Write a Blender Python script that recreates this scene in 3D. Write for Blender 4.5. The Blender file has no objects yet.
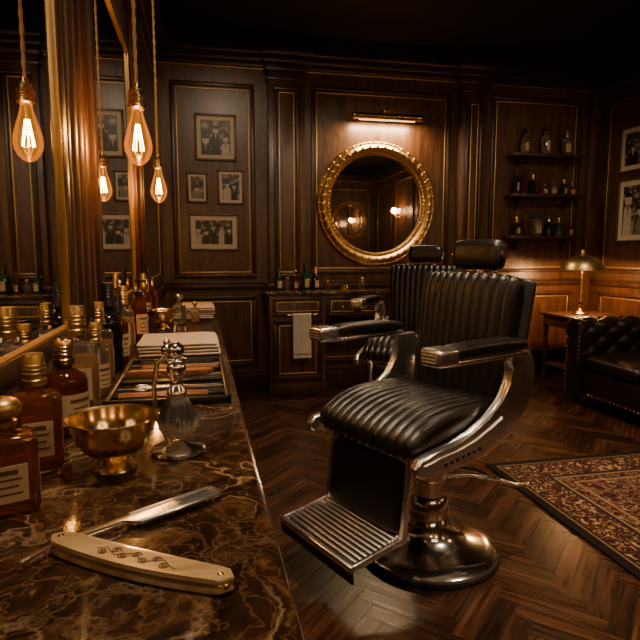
import bpy, bmesh, math, random
from mathutils import Matrix, Vector, Euler
random.seed(7)
pi=math.pi
# ------------------------------------------------------------------ materials
def newmat(name):
    m=bpy.data.materials.new(name); m.use_nodes=True
    nt=m.node_tree; b=nt.nodes.get("Principled BSDF"); return m,nt,b
def N(nt,t,**k):
    n=nt.nodes.new(t)
    for a,v in k.items(): setattr(n,a,v)
    return n
def ramp(nt,stops):
    r=N(nt,"ShaderNodeValToRGB"); e=r.color_ramp.elements
    e[0].position,e[0].color=stops[0][0],(*stops[0][1],1)
    e[1].position,e[1].color=stops[-1][0],(*stops[-1][1],1)
    for p,c in stops[1:-1]:
        x=e.new(p); x.color=(*c,1)
    return r
def plain(name,col,rough=.5,metal=0,bump=0,bscale=200,coat=0,trans=0,emis=None,es=0,ior=1.45,alpha=1,var=0):
    m,nt,b=newmat(name)
    b.inputs["Base Color"].default_value=(*col,1); b.inputs["Roughness"].default_value=rough
    b.inputs["Metallic"].default_value=metal; b.inputs["Coat Weight"].default_value=coat
    b.inputs["Transmission Weight"].default_value=trans; b.inputs["IOR"].default_value=ior
    if emis: b.inputs["Emission Color"].default_value=(*emis,1); b.inputs["Emission Strength"].default_value=es
    tc=N(nt,"ShaderNodeTexCoord")
    if bump:
        n=N(nt,"ShaderNodeTexNoise"); n.inputs["Scale"].default_value=bscale; n.inputs["Detail"].default_value=3
        nt.links.new(tc.outputs["Object"],n.inputs["Vector"])
        bp=N(nt,"ShaderNodeBump"); bp.inputs["Strength"].default_value=bump; bp.inputs["Distance"].default_value=.002
        nt.links.new(n.outputs["Fac"],bp.inputs["Height"]); nt.links.new(bp.outputs[0],b.inputs["Normal"])
    if var:
        n=N(nt,"ShaderNodeTexNoise"); n.inputs["Scale"].default_value=9; n.inputs["Detail"].default_value=6
        nt.links.new(tc.outputs["Object"],n.inputs["Vector"])
        mr=N(nt,"ShaderNodeMapRange"); mr.inputs["To Min"].default_value=max(0,rough-var); mr.inputs["To Max"].default_value=rough+var
        nt.links.new(n.outputs["Fac"],mr.inputs["Value"]); nt.links.new(mr.outputs[0],b.inputs["Roughness"])
    return m
def woodmat(name,c0,c1,scale=(14,14,1.2),rough=.38,coat=.15):
    m,nt,b=newmat(name)
    tc=N(nt,"ShaderNodeTexCoord"); mp=N(nt,"ShaderNodeMapping"); mp.inputs["Scale"].default_value=scale
    nt.links.new(tc.outputs["Object"],mp.inputs["Vector"])
    n=N(nt,"ShaderNodeTexNoise"); n.inputs["Scale"].default_value=1.6; n.inputs["Detail"].default_value=8; n.inputs["Roughness"].default_value=.62; n.inputs["Distortion"].default_value=.8
    nt.links.new(mp.outputs[0],n.inputs["Vector"])
    r=ramp(nt,[(.3,c0),(.5,tuple((a+b2)/2 for a,b2 in zip(c0,c1))),(.72,c1)])
    nt.links.new(n.outputs["Fac"],r.inputs["Fac"])
    n2=N(nt,"ShaderNodeTexNoise"); n2.inputs["Scale"].default_value=12; n2.inputs["Detail"].default_value=4
    nt.links.new(mp.outputs[0],n2.inputs["Vector"])
    mx=N(nt,"ShaderNodeMix",data_type='RGBA',blend_type='MULTIPLY'); mx.inputs[0].default_value=.65
    r2=ramp(nt,[(.35,(.25,.25,.25)),(.6,(1,1,1))]); nt.links.new(n2.outputs["Fac"],r2.inputs["Fac"])
    nt.links.new(r.outputs[0],mx.inputs[6]); nt.links.new(r2.outputs[0],mx.inputs[7])
    nt.links.new(mx.outputs[2],b.inputs["Base Color"])
    b.inputs["Roughness"].default_value=rough; b.inputs["Coat Weight"].default_value=coat; b.inputs["Coat Roughness"].default_value=.25
    bp=N(nt,"ShaderNodeBump"); bp.inputs["Strength"].default_value=.15; bp.inputs["Distance"].default_value=.002
    nt.links.new(n2.outputs["Fac"],bp.inputs["Height"]); nt.links.new(bp.outputs[0],b.inputs["Normal"])
    return m
WOOD=woodmat("walnut_panel",(.030,.0115,.0050),(.165,.070,.028))
WOODD=woodmat("walnut_dark",(.018,.0072,.0032),(.082,.034,.0138))
WOODH=woodmat("walnut_horizontal",(.022,.009,.004),(.095,.039,.016),scale=(1.2,14,14))
GOLD=plain("gold_leaf",(.60,.385,.155),.36,1,bump=.3,bscale=60)
GOLDL=plain("gold_inlay",(.70,.46,.18),.45,.85)
BRASS=plain("polished_brass",(.80,.57,.26),.2,1,var=.08)
BRASSS=plain("satin_brass",(.82,.58,.26),.38,1)
BRASSD=plain("aged_brass",(.50,.31,.12),.3,1,var=.12)
CHROME=plain("chrome",(.95,.93,.90),.15,1,var=.07)
CHROMES=plain("chrome_side_frame",(.95,.93,.90),.26,1,var=.06)
STEEL=plain("brushed_steel",(.78,.76,.73),.32,1)
BLACK=plain("black_plastic",(.012,.011,.010),.35)
RUBBER=plain("black_rubber",(.01,.008,.007),.6)
MIRROR=plain("mirror_glass",(.88,.86,.82),.015,1)
CEIL=plain("ceiling_paint",(.008,.0055,.004),.8)
TOWEL=plain("terry_towel",(.46,.37,.28),.95,bump=1,bscale=700)
TOWELW=plain("white_towel",(.72,.66,.58),.95,bump=1,bscale=500)
LABEL=plain("cream_label",(.52,.38,.22),.7)
LABELD=plain("label_ink",(.10,.05,.02),.7)
PAPER=plain("mat_board",(.64,.56,.44),.85)
CORD=plain("braided_cord",(.42,.25,.10),.8,bump=.8,bscale=300)
FRAME=woodmat("frame_wood",(.06,.03,.014),(.20,.11,.05),scale=(20,20,20))
def leather(name,col,rough):
    m,nt,b=newmat(name); b.inputs["Base Color"].default_value=(*col,1)
    tc=N(nt,"ShaderNodeTexCoord")
    v=N(nt,"ShaderNodeTexVoronoi"); v.inputs["Scale"].default_value=260
    n=N(nt,"ShaderNodeTexNoise"); n.inputs["Scale"].default_value=14; n.inputs["Detail"].default_value=6
    nt.links.new(tc.outputs["Object"],v.inputs["Vector"]); nt.links.new(tc.outputs["Object"],n.inputs["Vector"])
    mr=N(nt,"ShaderNodeMapRange"); mr.inputs["To Min"].default_value=rough-.1; mr.inputs["To Max"].default_value=rough+.14
    nt.links.new(n.outputs["Fac"],mr.inputs["Value"]); nt.links.new(mr.outputs[0],b.inputs["Roughness"])
    ad=N(nt,"ShaderNodeMath",operation='ADD'); nt.links.new(v.outputs["Distance"],ad.inputs[0]); nt.links.new(n.outputs["Fac"],ad.inputs[1])
    bp=N(nt,"ShaderNodeBump"); bp.inputs["Strength"].default_value=.3; bp.inputs["Distance"].default_value=.0015
    nt.links.new(ad.outputs[0],bp.inputs["Height"]); nt.links.new(bp.outputs[0],b.inputs["Normal"])
    return m
LEATHER=leather("black_leather",(.006,.0045,.0035),.30)
SOFAL=leather("sofa_leather",(.012,.007,.0045),.30)
# marble
def marble():
    m,nt,b=newmat("emperador_marble"); L=nt.links
    tc=N(nt,"ShaderNodeTexCoord")
    n0=N(nt,"ShaderNodeTexNoise"); n0.inputs["Scale"].default_value=5; n0.inputs["Detail"].default_value=6
    L.new(tc.outputs["Object"],n0.inputs["Vector"])
    mxv=N(nt,"ShaderNodeMix",data_type='RGBA',blend_type='LINEAR_LIGHT'); mxv.inputs[0].default_value=.28
    L.new(tc.outputs["Object"],mxv.inputs[6]); L.new(n0.outputs["Color"],mxv.inputs[7])
    def vein(sc,w):
        v=N(nt,"ShaderNodeTexVoronoi",feature='DISTANCE_TO_EDGE'); v.inputs["Scale"].default_value=sc
        L.new(mxv.outputs[2],v.inputs["Vector"])
        r=ramp(nt,[(0,(1,1,1)),(w*.35,(.40,.40,.40)),(w,(0,0,0))]); L.new(v.outputs["Distance"],r.inputs["Fac"]); return r
    v1=vein(7,.045); v2=vein(19,.07)
    n1=N(nt,"ShaderNodeTexNoise"); n1.inputs["Scale"].default_value=11; n1.inputs["Detail"].default_value=9; n1.inputs["Roughness"].default_value=.65
    L.new(mxv.outputs[2],n1.inputs["Vector"])
    base=ramp(nt,[(.32,(.012,.0055,.003)),(.51,(.036,.0165,.008)),(.64,(.105,.052,.023)),(.82,(.22,.125,.062))]); L.new(n1.outputs["Fac"],base.inputs["Fac"])
    n2=N(nt,"ShaderNodeTexNoise"); n2.inputs["Scale"].default_value=4; n2.inputs["Detail"].default_value=3; L.new(tc.outputs["Object"],n2.inputs["Vector"])
    msk=ramp(nt,[(.42,(.12,.12,.12)),(.64,(.9,.9,.9))]); L.new(n2.outputs["Fac"],msk.inputs["Fac"])
    f1=N(nt,"ShaderNodeMath",operation='MULTIPLY'); L.new(v1.outputs[0],f1.inputs[0]); L.new(msk.outputs[0],f1.inputs[1])
    f2=N(nt,"ShaderNodeMath",operation='MULTIPLY'); L.new(v2.outputs[0],f2.inputs[0]); f2.inputs[1].default_value=.35
    a=N(nt,"ShaderNodeMix",data_type='RGBA'); L.new(f2.outputs[0],a.inputs[0]); L.new(base.outputs[0],a.inputs[6]); a.inputs[7].default_value=(.30,.16,.065,1)
    c=N(nt,"ShaderNodeMix",data_type='RGBA'); L.new(f1.outputs[0],c.inputs[0]); L.new(a.outputs[2],c.inputs[6]); c.inputs[7].default_value=(.55,.37,.20,1)
    L.new(c.outputs[2],b.inputs["Base Color"]); b.inputs["Roughness"].default_value=.12; b.inputs["Coat Weight"].default_value=.4
    return m
MARBLE=marble()
# floor planks
def plankmat():
    m,nt,b=newmat("herringbone_walnut"); L=nt.links
    uv=N(nt,"ShaderNodeUVMap"); mp=N(nt,"ShaderNodeMapping"); mp.inputs["Scale"].default_value=(3,42,1); L.new(uv.outputs[0],mp.inputs["Vector"])
    n=N(nt,"ShaderNodeTexNoise"); n.inputs["Scale"].default_value=1.3; n.inputs["Detail"].default_value=8; n.inputs["Distortion"].default_value=.5; L.new(mp.outputs[0],n.inputs["Vector"])
    r=ramp(nt,[(.3,(.018,.0065,.003)),(.55,(.052,.0195,.008)),(.75,(.105,.043,.018))]); L.new(n.outputs["Fac"],r.inputs["Fac"])
    at=N(nt,"ShaderNodeAttribute",attribute_name="tone")
    mx=N(nt,"ShaderNodeMix",data_type='RGBA',blend_type='MULTIPLY'); mx.inputs[0].default_value=1; L.new(r.outputs[0],mx.inputs[6]); L.new(at.outputs["Color"],mx.inputs[7])
    L.new(mx.outputs[2],b.inputs["Base Color"])
    mr=N(nt,"ShaderNodeMapRange"); mr.inputs["To Min"].default_value=.20; mr.inputs["To Max"].default_value=.38; L.new(n.outputs["Fac"],mr.inputs["Value"]); L.new(mr.outputs[0],b.inputs["Roughness"])
    bp=N(nt,"ShaderNodeBump"); bp.inputs["Strength"].default_value=.2; bp.inputs["Distance"].default_value=.001; L.new(n.outputs["Fac"],bp.inputs["Height"]); L.new(bp.outputs[0],b.inputs["Normal"])
    return m
PLANK=plankmat()
# glass
def glass(name,col,tr=.85,rough=.04):
    return plain(name,col,rough,0,trans=tr,ior=1.45)
G_AMBER=glass("amber_glass",(.66,.22,.035),.90); G_DARK=glass("dark_amber_glass",(.22,.05,.012),.75)
G_CLEAR=glass("clear_glass",(.93,.90,.84),.96); G_GREEN=glass("green_glass",(.02,.07,.035),.5); G_BLACK=glass("black_glass",(.012,.01,.01),.1)
LIQ=glass("cologne_liquid",(.90,.52,.14),.75); LIQ2=glass("pale_cologne",(.88,.70,.38),.8)
def bulbglass():
    m,nt,b=newmat("bulb_glass"); nt.nodes.remove(b); L=nt.links
    out=[n for n in nt.nodes if n.type=='OUTPUT_MATERIAL'][0]
    t=N(nt,"ShaderNodeBsdfTransparent"); t.inputs[0].default_value=(1,.80,.50,1)
    g=N(nt,"ShaderNodeBsdfGlossy"); g.inputs["Roughness"].default_value=.03; g.inputs[0].default_value=(1,.75,.45,1)
    e=N(nt,"ShaderNodeEmission"); e.inputs[0].default_value=(1,.42,.06,1); e.inputs[1].default_value=.16
    lw=N(nt,"ShaderNodeLayerWeight"); lw.inputs[0].default_value=.3
    mx=N(nt,"ShaderNodeMixShader"); L.new(lw.outputs["Fresnel"],mx.inputs[0]); L.new(t.outputs[0],mx.inputs[1]); L.new(g.outputs[0],mx.inputs[2])
    ad=N(nt,"ShaderNodeAddShader"); L.new(mx.outputs[0],ad.inputs[0]); L.new(e.outputs[0],ad.inputs[1]); L.new(ad.outputs[0],out.inputs[0])
    return m
BULBG=bulbglass()
FIL=plain("filament",(1,.6,.2),.5,emis=(1,.58,.14),es=80)
SHADEE=plain("sconce_glass",(.9,.6,.3),.5,emis=(1,.5,.17),es=9)
LENS=plain("downlight_lens",(.9,.7,.5),.5,emis=(1,.72,.45),es=4)
HLGLOBE=plain("highlight_globe",(.9,.85,.75),.4,emis=(1,.74,.46),es=14)  # glow of the added globes that brighten the chrome
PLENS=plain("picture_light_lens",(.9,.7,.5),.5,emis=(1,.66,.34),es=2.5)
# rug
def rugmat(hx,hy):
    m,nt,b=newmat("persian_rug"); L=nt.links
    tc=N(nt,"ShaderNodeTexCoord"); sp=N(nt,"ShaderNodeSeparateXYZ"); L.new(tc.outputs["Object"],sp.inputs[0])
    def M(op,a,bb=None,c=None):
        n=N(nt,"ShaderNodeMath",operation=op)
        for i,x in enumerate([a,bb,c]):
            if x is None: continue
            if isinstance(x,(int,float)): n.inputs[i].default_value=x
            else: L.new(x,n.inputs[i])
        return n.outputs[0]
    ax=M('ABSOLUTE',sp.outputs[0]); ay=M('ABSOLUTE',sp.outputs[1])
    d=M('MINIMUM',M('SUBTRACT',hx,ax),M('SUBTRACT',hy,ay))
    cb=N(nt,"ShaderNodeCombineXYZ"); L.new(ax,cb.inputs[0]); L.new(ay,cb.inputs[1])
    v=N(nt,"ShaderNodeTexVoronoi"); v.inputs["Scale"].default_value=13; v.inputs["Randomness"].default_value=.5; L.new(cb.outputs[0],v.inputs["Vector"])
    v2=N(nt,"ShaderNodeTexVoronoi"); v2.inputs["Scale"].default_value=40; v2.inputs["Randomness"].default_value=.8; L.new(cb.outputs[0],v2.inputs["Vector"])
    sc2=N(nt,"ShaderNodeSeparateColor"); L.new(v2.outputs["Color"],sc2.inputs[0])
    ring=M('PINGPONG',M('MULTIPLY',v.outputs["Distance"],5.0),1.0)
    mixv=M('ADD',M('MULTIPLY',ring,.6),M('MULTIPLY',sc2.outputs[0],.4))
    fr=ramp(nt,[(0,(.014,.008,.008)),(.30,(.085,.016,.008)),(.48,(.16,.050,.018)),(.58,(.32,.20,.095)),(.66,(.016,.010,.012)),(.86,(.40,.28,.15))]); fr.color_ramp.interpolation='CONSTANT'
    L.new(mixv,fr.inputs["Fac"])
    br=ramp(nt,[(0,(.28,.17,.085)),(.22,(.075,.016,.009)),(.46,(.014,.009,.010)),(.66,(.20,.080,.03)),(.80,(.40,.28,.15))]); br.color_ramp.interpolation='CONSTANT'
    L.new(mixv,br.inputs["Fac"])
    isb=M('LESS_THAN',d,.26)
    mx=N(nt,"ShaderNodeMix",data_type='RGBA'); L.new(isb,mx.inputs[0]); L.new(fr.outputs[0],mx.inputs[6]); L.new(br.outputs[0],mx.inputs[7])
    stripe=ramp(nt,[(0,(1,1,1)),(.07,(0,0,0)),(.24,(1,1,1)),(.27,(0,0,0)),(.33,(1,1,1)),(.345,(0,0,0))]); stripe.color_ramp.interpolation='CONSTANT'; L.new(d,stripe.inputs["Fac"])
    sm=ramp(nt,[(0,(.012,.007,.006)),(.045,(.20,.11,.05)),(.058,(.02,.009,.007)),(.25,(.03,.012,.009)),(.258,(.28,.19,.10)),(.33,(.28,.16,.08))]); sm.color_ramp.interpolation='CONSTANT'; L.new(d,sm.inputs["Fac"])
    m2=N(nt,"ShaderNodeMix",data_type='RGBA'); L.new(stripe.outputs[0],m2.inputs[0]); L.new(mx.outputs[2],m2.inputs[6]); L.new(sm.outputs[0],m2.inputs[7])
    nn=N(nt,"ShaderNodeTexNoise"); nn.inputs["Scale"].default_value=260; L.new(tc.outputs["Object"],nn.inputs["Vector"])
    m3=N(nt,"ShaderNodeMix",data_type='RGBA',blend_type='MULTIPLY'); m3.inputs[0].default_value=.7; L.new(m2.outputs[2],m3.inputs[6]); L.new(nn.outputs["Fac"],m3.inputs[7])
    L.new(m3.outputs[2],b.inputs["Base Color"]); b.inputs["Roughness"].default_value=.95; b.inputs["Specular IOR Level"].default_value=.15
    bp=N(nt,"ShaderNodeBump"); bp.inputs["Strength"].default_value=.6; bp.inputs["Distance"].default_value=.003; L.new(nn.outputs["Fac"],bp.inputs["Height"]); L.new(bp.outputs[0],b.inputs["Normal"])
    return m
# ------------------------------------------------------------------ builder
class B:
    def __init__(s): s.bm=bmesh.new(); s.mats=[]
    def add(s,t,mat,M=None,recalc=True):
        if mat not in s.mats: s.mats.append(mat)
        i=s.mats.index(mat)
        if M is not None: bmesh.ops.transform(t,matrix=M,verts=t.verts)
        if recalc: bmesh.ops.recalc_face_normals(t,faces=t.faces)
        for f in t.faces: f.material_index=i; f.smooth=True
        me=bpy.data.meshes.new("tmp"); t.to_mesh(me); t.free(); s.bm.from_mesh(me); bpy.data.meshes.remove(me)
    def box(s,c,d,mat,bev=0,M=None,rot=None,seg=2):
        t=bmesh.new(); bmesh.ops.create_cube(t,size=1)
        bmesh.ops.scale(t,vec=d,verts=t.verts)
        if bev: bmesh.ops.bevel(t,geom=t.edges[:],offset=min(bev,min(d)*.49),segments=seg,profile=.5,affect='EDGES')
        X=Matrix.Translation(c)
        if rot: X=X@Euler(rot).to_matrix().to_4x4()
        s.add(t,mat,(M@X) if M is not None else X)
    def bx(s,a,b,mat,bev=0,M=None):   # by min/max
        s.box([(a[i]+b[i])/2 for i in range(3)],[abs(b[i]-a[i]) for i in range(3)],mat,bev,M)
    def lathe(s,prof,mat,M=None,seg=28):
        t=bmesh.new(); rows=[]
        for r,z in prof:
            if r<1e-6: rows.append([t.verts.new((0,0,z))])
            else: rows.append([t.verts.new((r*math.cos(2*pi*k/seg),r*math.sin(2*pi*k/seg),z)) for k in range(seg)])
        for a,b in zip(rows,rows[1:]):
            for k in range(seg):
                k2=(k+1)%seg
                if len(a)==1 and len(b)==1: continue
                if len(a)==1: t.faces.new((a[0],b[k2],b[k]))
                elif len(b)==1: t.faces.new((a[k],a[k2],b[0]))
                else: t.faces.new((a[k],a[k2],b[k2],b[k]))
        s.add(t,mat,M)
    def tube(s,pts,r,mat,M=None,seg=10,closed=False,cap=True):
        t=bmesh.new(); P=[Vector(p) for p in pts]; n=len(P); rows=[]
        rr=r if isinstance(r,(list,tuple)) else [r]*n
        up=None
        for i in range(n):
            if closed: d=(P[(i+1)%n]-P[i-1]).normalized()
            else: d=(P[min(i+1,n-1)]-P[max(i-1,0)]).normalized()
            if up is None:
                up=Vector((0,0,1)) if abs(d.z)<.9 else Vector((1,0,0))
            a=d.cross(up).normalized(); up=a.cross(d).normalized()
            rows.append([t.verts.new(P[i]+rr[i]*(math.cos(2*pi*k/seg)*a+math.sin(2*pi*k/seg)*up)) for k in range(seg)])
        m=n if closed else n-1
        for i in range(m):
            A,Bq=rows[i],rows[(i+1)%n]
            for k in range(seg): t.faces.new((A[k],A[(k+1)%seg],Bq[(k+1)%seg],Bq[k]))
        if cap and not closed: t.faces.new(rows[0][::-1]); t.faces.new(rows[-1])
        s.add(t,mat,M)
    def prism(s,poly,t0,t1,mat,M=None,bev=0,seg=2):   # poly in local xy, extruded in z
        t=bmesh.new(); a=[t.verts.new((x,y,t0)) for x,y in poly]; b=[t.verts.new((x,y,t1)) for x,y in poly]
        t.faces.new(a[::-1]); t.faces.new(b); n=len(a)
        for i in range(n): t.faces.new((a[i],a[(i+1)%n],b[(i+1)%n],b[i]))
        if bev:
            es=[e for e in t.edges if abs(e.verts[0].co.z-e.verts[1].co.z)<1e-6]
            bmesh.ops.bevel(t,geom=es,offset=bev,segments=seg,profile=.5,affect='EDGES')
        s.add(t,mat,M)
    def grid(s,rows,mat,M=None,closeu=False):
        t=bmesh.new(); R=[[t.verts.new(p) for p in r] for r in rows]
        for a,b in zip(R,R[1:]):
            n=len(a)
            for k in range(n if closeu else n-1): t.faces.new((a[k],a[(k+1)%n],b[(k+1)%n],b[k]))
        bmesh.ops.remove_doubles(t,verts=t.verts,dist=1e-6)
        s.add(t,mat,M)
    def cushion(s,L,W,T,mat,M=None,ribs=0,h=.006,e=4.5,bend=None,nt=44,ew=9):
        ny=max(24,ribs*8); ss=[-1+2*j/ny for j in range(ny+1)]
        ss=sorted(set(ss+[-.9995,-.997,-.99,-.98,.98,.99,.997,.9995])); rows=[]
        for q in ss:
            k=max(0,1-abs(q)**ew)**(1/3.2); k2=1-(1-k)*min(1,T/L)
            g=-h*(1-abs(math.sin(pi*ribs*(q+1)/2))**.55) if ribs else 0
            row=[]
            for i in range(nt):
                th=2*pi*i/nt; c,si=math.cos(th),math.sin(th)
                x=math.copysign(abs(c)**(2/e),c)*(L/2)*k2; z=math.copysign(abs(si)**(2/e),si)*T/2*k
                x+=g*c; z+=g*si
                y=q*W/2
                if bend: x,y,z=bend(x,y,z)
                row.append((x,y,z))
            rows.append(row)
        t=bmesh.new(); R=[[t.verts.new(p) for p in r] for r in rows]
        for a,b in zip(R,R[1:]):
            for k in range(nt): t.faces.new((a[k],a[(k+1)%nt],b[(k+1)%nt],b[k]))
        t.faces.new(R[0][::-1]); t.faces.new(R[-1])
        s.add(t,mat,M)
    def sphere(s,c,r,mat,M=None,seg=12,sc=(1,1,1)):
        t=bmesh.new(); bmesh.ops.create_uvsphere(t,u_segments=seg,v_segments=max(6,seg//2),radius=r)
        X=Matrix.Translation(c)@Matrix.Diagonal((*sc,1)); s.add(t,mat,(M@X) if M is not None else X)
    def obj(s,name,loc=(0,0,0),rot=(0,0,0),parent=None,angle=38,M=None):
        me=bpy.data.meshes.new(name); s.bm.to_mesh(me); s.bm.free()
        for m in s.mats: me.materials.append(m)
        try: me.set_sharp_from_angle(angle=math.radians(angle))
        except Exception: pass
        o=bpy.data.objects.new(name,me); bpy.context.collection.objects.link(o)
        o.location=loc; o.rotation_euler=rot
        if M is not None: o.matrix_world=M
        if parent: o.parent=parent
        return o
def T(x,y,z): return Matrix.Translation((x,y,z))
def RX(a): return Matrix.Rotation(math.radians(a),4,'X')
def RY(a): return Matrix.Rotation(math.radians(a),4,'Y')
def RZ(a): return Matrix.Rotation(math.radians(a),4,'Z')
def light(name,kind,loc,energy,col,parent=None,rot=None,**k):
    d=bpy.data.lights.new(name,kind); d.energy=energy; d.color=col
    for a,v in k.items(): setattr(d,a,v)
    o=bpy.data.objects.new(name,d); bpy.context.collection.objects.link(o); o.location=loc
    if rot is not None: o.rotation_euler=rot
    if parent: o.parent=parent
    return o
XL,XR,YB,YF,ZC=-.33,3.9,5.05,-2.2,3.05
MB=Matrix(((1,0,0,0),(0,-1,0,YB),(0,0,1,0),(0,0,0,1)))
ML=Matrix(((0,1,0,XL),(1,0,0,0),(0,0,1,0),(0,0,0,1)))
MR=Matrix(((0,-1,0,XR),(1,0,0,0),(0,0,1,0),(0,0,0,1)))
MF=Matrix(((1,0,0,0),(0,1,0,YF),(0,0,1,0),(0,0,0,1)))
# ------------------------------------------------------------------ room shell
def wall(name,a,b):
    w=B(); w.bx(a,b,WOOD); w.obj(name)
wall("wall_back",(XL-.1,YB,0),(XR+.1,YB+.1,ZC)); wall("wall_front",(XL-.1,YF-.1,0),(XR+.1,YF,ZC))
wall("wall_left",(XL-.1,YF,0),(XL,YB,ZC)); wall("wall_right",(XR,YF,0),(XR+.1,YB,ZC))
c=B(); c.bx((XL-.1,YF-.1,ZC),(XR+.1,YB+.1,ZC+.1),CEIL); c.obj("ceiling")
# floor
def clip(poly,x0,x1,y0,y1):
    for ax,val,sg in ((0,x0,1),(0,x1,-1),(1,y0,1),(1,y1,-1)):
        out=[]
        for i in range(len(poly)):
            p,q=poly[i-1],poly[i]; dp=sg*(p[0][ax]-val); dq=sg*(q[0][ax]-val)
            if (dp>=0)!=(dq>=0):
                t=dp/(dp-dq); out.append((tuple(p[0][j]+t*(q[0][j]-p[0][j]) for j in (0,1)),tuple(p[1][j]+t*(q[1][j]-p[1][j]) for j in (0,1))))
            if dq>=0: out.append(q)
        poly=out
        if len(poly)<3: return []
    return poly
fb=bmesh.new(); uvl=fb.loops.layers.uv.new("UVMap"); cl=fb.loops.layers.color.new("tone")
n=5;Wd=.070;g=.018
ca,sa=math.cos(pi/4),math.sin(pi/4)
K=int(9/Wd)
for k in range(-K,K):
    for m in range(-15,16):
        for kind in (0,1):
            ox=(k+2*n*m); oy=k
            if kind==0: r=[(ox+g,oy+g),(ox+n-g,oy+g),(ox+n-g,oy+1-g),(ox+g,oy+1-g)]; uv=[(0,0),(n,0),(n,1),(0,1)]
            else: r=[(ox+g,oy+1+g),(ox+1-g,oy+1+g),(ox+1-g,oy+1+n-g),(ox+g,oy+1+n-g)]; uv=[(0,0),(0,1),(n,1),(n,0)]
            cx=sum(p[0] for p in r)/4*Wd; cy=sum(p[1] for p in r)/4*Wd
            wx,wy=cx*ca-cy*sa+1.8,cx*sa+cy*ca+1.4
            if not(XL-.4<wx<XR+.4 and YF-.4<wy<YB+.4): continue
            off=(random.random()*40,random.random()*40); tn=random.uniform(.60,1.22); tw=random.uniform(.94,1.02)
            P=[((p[0]*Wd*ca-p[1]*Wd*sa+1.8,p[0]*Wd*sa+p[1]*Wd*ca+1.4),(u[0]*Wd+off[0],u[1]*Wd+off[1])) for p,u in zip(r,uv)]
            P=clip(P,XL,XR,YF,YB)
            if len(P)<3: continue
            try: f=fb.faces.new([fb.verts.new((p[0][0],p[0][1],0)) for p in P])
            except Exception: continue
            for l in f.loops:
                co=l.vert.co
                for p in P:
                    if abs(p[0][0]-co.x)<1e-5 and abs(p[0][1]-co.y)<1e-5: l[uvl].uv=p[1]
                l[cl]=(tn,tn*tw,tn*tw,1)
fb.normal_update()
for f in fb.faces:
    if f.normal.z<0: f.normal_flip()
geo=bmesh.ops.create_cube(fb,size=1); vs=geo['verts']
bmesh.ops.scale(fb,vec=(XR-XL+.2,YB-YF+.2,.1),verts=vs); bmesh.ops.translate(fb,vec=((XR+XL)/2,(YB+YF)/2,-.0525),verts=vs)
vset=set(vs)
for f in fb.faces: f.material_index=1 if f.verts[0] in vset else 0
me=bpy.data.meshes.new("floor"); fb.to_mesh(me); fb.free(); me.materials.append(PLANK); me.materials.append(RUBBER)
fo=bpy.data.objects.new("floor",me); bpy.context.collection.objects.link(fo)
# paneling helpers
def panel(b,M,u0,u1,z0,z1,gold=True,w=.035):
    for a,c2 in (((u0,0,z0),(u1,.022,z0+w)),((u0,0,z1-w),(u1,.022,z1)),((u0,0,z0+w),(u0+w,.022,z1-w)),((u1-w,0,z0+w),(u1,.022,z1-w))):
        b.bx(a,c2,WOODD,.008,M)
    if gold:
        i=w+.012; gw=.009
        for a,c2 in (((u0+i,0,z0+i),(u1-i,.008,z0+i+gw)),((u0+i,0,z1-i-gw),(u1-i,.008,z1-i)),((u0+i,0,z0+i+gw),(u0+i+gw,.008,z1-i-gw)),((u1-i-gw,0,z0+i+gw),(u1-i,.008,z1-i-gw))):
            b.bx(a,c2,GOLDL,.003,M)
def pilaster(b,M,u0,u1,d=.07,z0=0,ztop=2.76):
    b.bx((u0,0,z0),(u1,d,ztop),WOOD,.004,M)
    if z0<.1:
        b.bx((u0-.02,0,0),(u1+.02,d+.02,.16),WOODD,.008,M); b.bx((u0-.02,0,.90),(u1+.02,d+.02,.95),WOODD,.01,M)
        panel(b,M@T(0,d,0),u0+.04,u1-.04,.2,.86)
    panel(b,M@T(0,d,0),u0+.045,u1-.045,max(z0+.06,1.0),ztop-.12)
    b.bx((u0-.015,0,ztop-.07),(u1+.015,d+.015,ztop-.04),WOODD,.006,M)
    b.bx((u0-.03,0,ztop),(u1+.03,d+.03,ztop+.06),WOODD,.012,M)
    b.bx((u0-.05,0,ztop+.06),(u1+.05,d+.06,ztop+.11),WOODD,.012,M)
    b.bx((u0-.07,0,ztop+.11),(u1+.07,d+.10,ztop+.17),WOODD,.015,M)
def cornice(b,M,u0,u1):
    b.bx((u0,0,2.80),(u1,.035,2.84),WOODD,.008,M); b.bx((u0,0,2.84),(u1,.06,2.89),WOODD,.012,M); b.bx((u0,0,2.89),(u1,.10,2.935),WOODD,.015,M)
    b.bx((u0,0,2.935),(u1,.05,ZC),CEIL,0,M)
    b.bx((u0,0,2.79),(u1,.012,2.798),GOLDL,.002,M)
def rail(b,M,u0,u1,z=.93):
    b.bx((u0,0,z-.03),(u1,.03,z+.02),WOODD,.01,M); b.bx((u0,0,z+.02),(u1,.04,z+.035),WOODD,.005,M)
def base(b,M,u0,u1):
    b.bx((u0,0,0),(u1,.02,.13),WOODD,.004,M); b.bx((u0,0,.13),(u1,.014,.155),WOODD,.006,M)
b=B(); base(b,MB,XL,XR); b.obj("baseboard_back")
b=B(); base(b,MR,YF,YB-.02); b.obj("baseboard_right")
b=B(); base(b,MF,XL,XR-.02); b.obj("baseboard_front")
b=B(); base(b,ML,3.35,YB-.02); base(b,ML,YF+.02,-.7); b.obj("baseboard_left")
t=B(); cornice(t,MB,XL,XR); rail(t,MB,XL,.57); rail(t,MB,.94,XR)
panel(t,MB,-.22,.49,1.0,2.66); panel(t,MB,-.22,.49,.2,.84)
pilaster(t,MB,.60,.92,.08); panel(t,MB,.99,2.32,1.03,2.68); panel(t,MB,.99,1.6,.2,.84); panel(t,MB,1.7,2.32,.2,.84)
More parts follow.
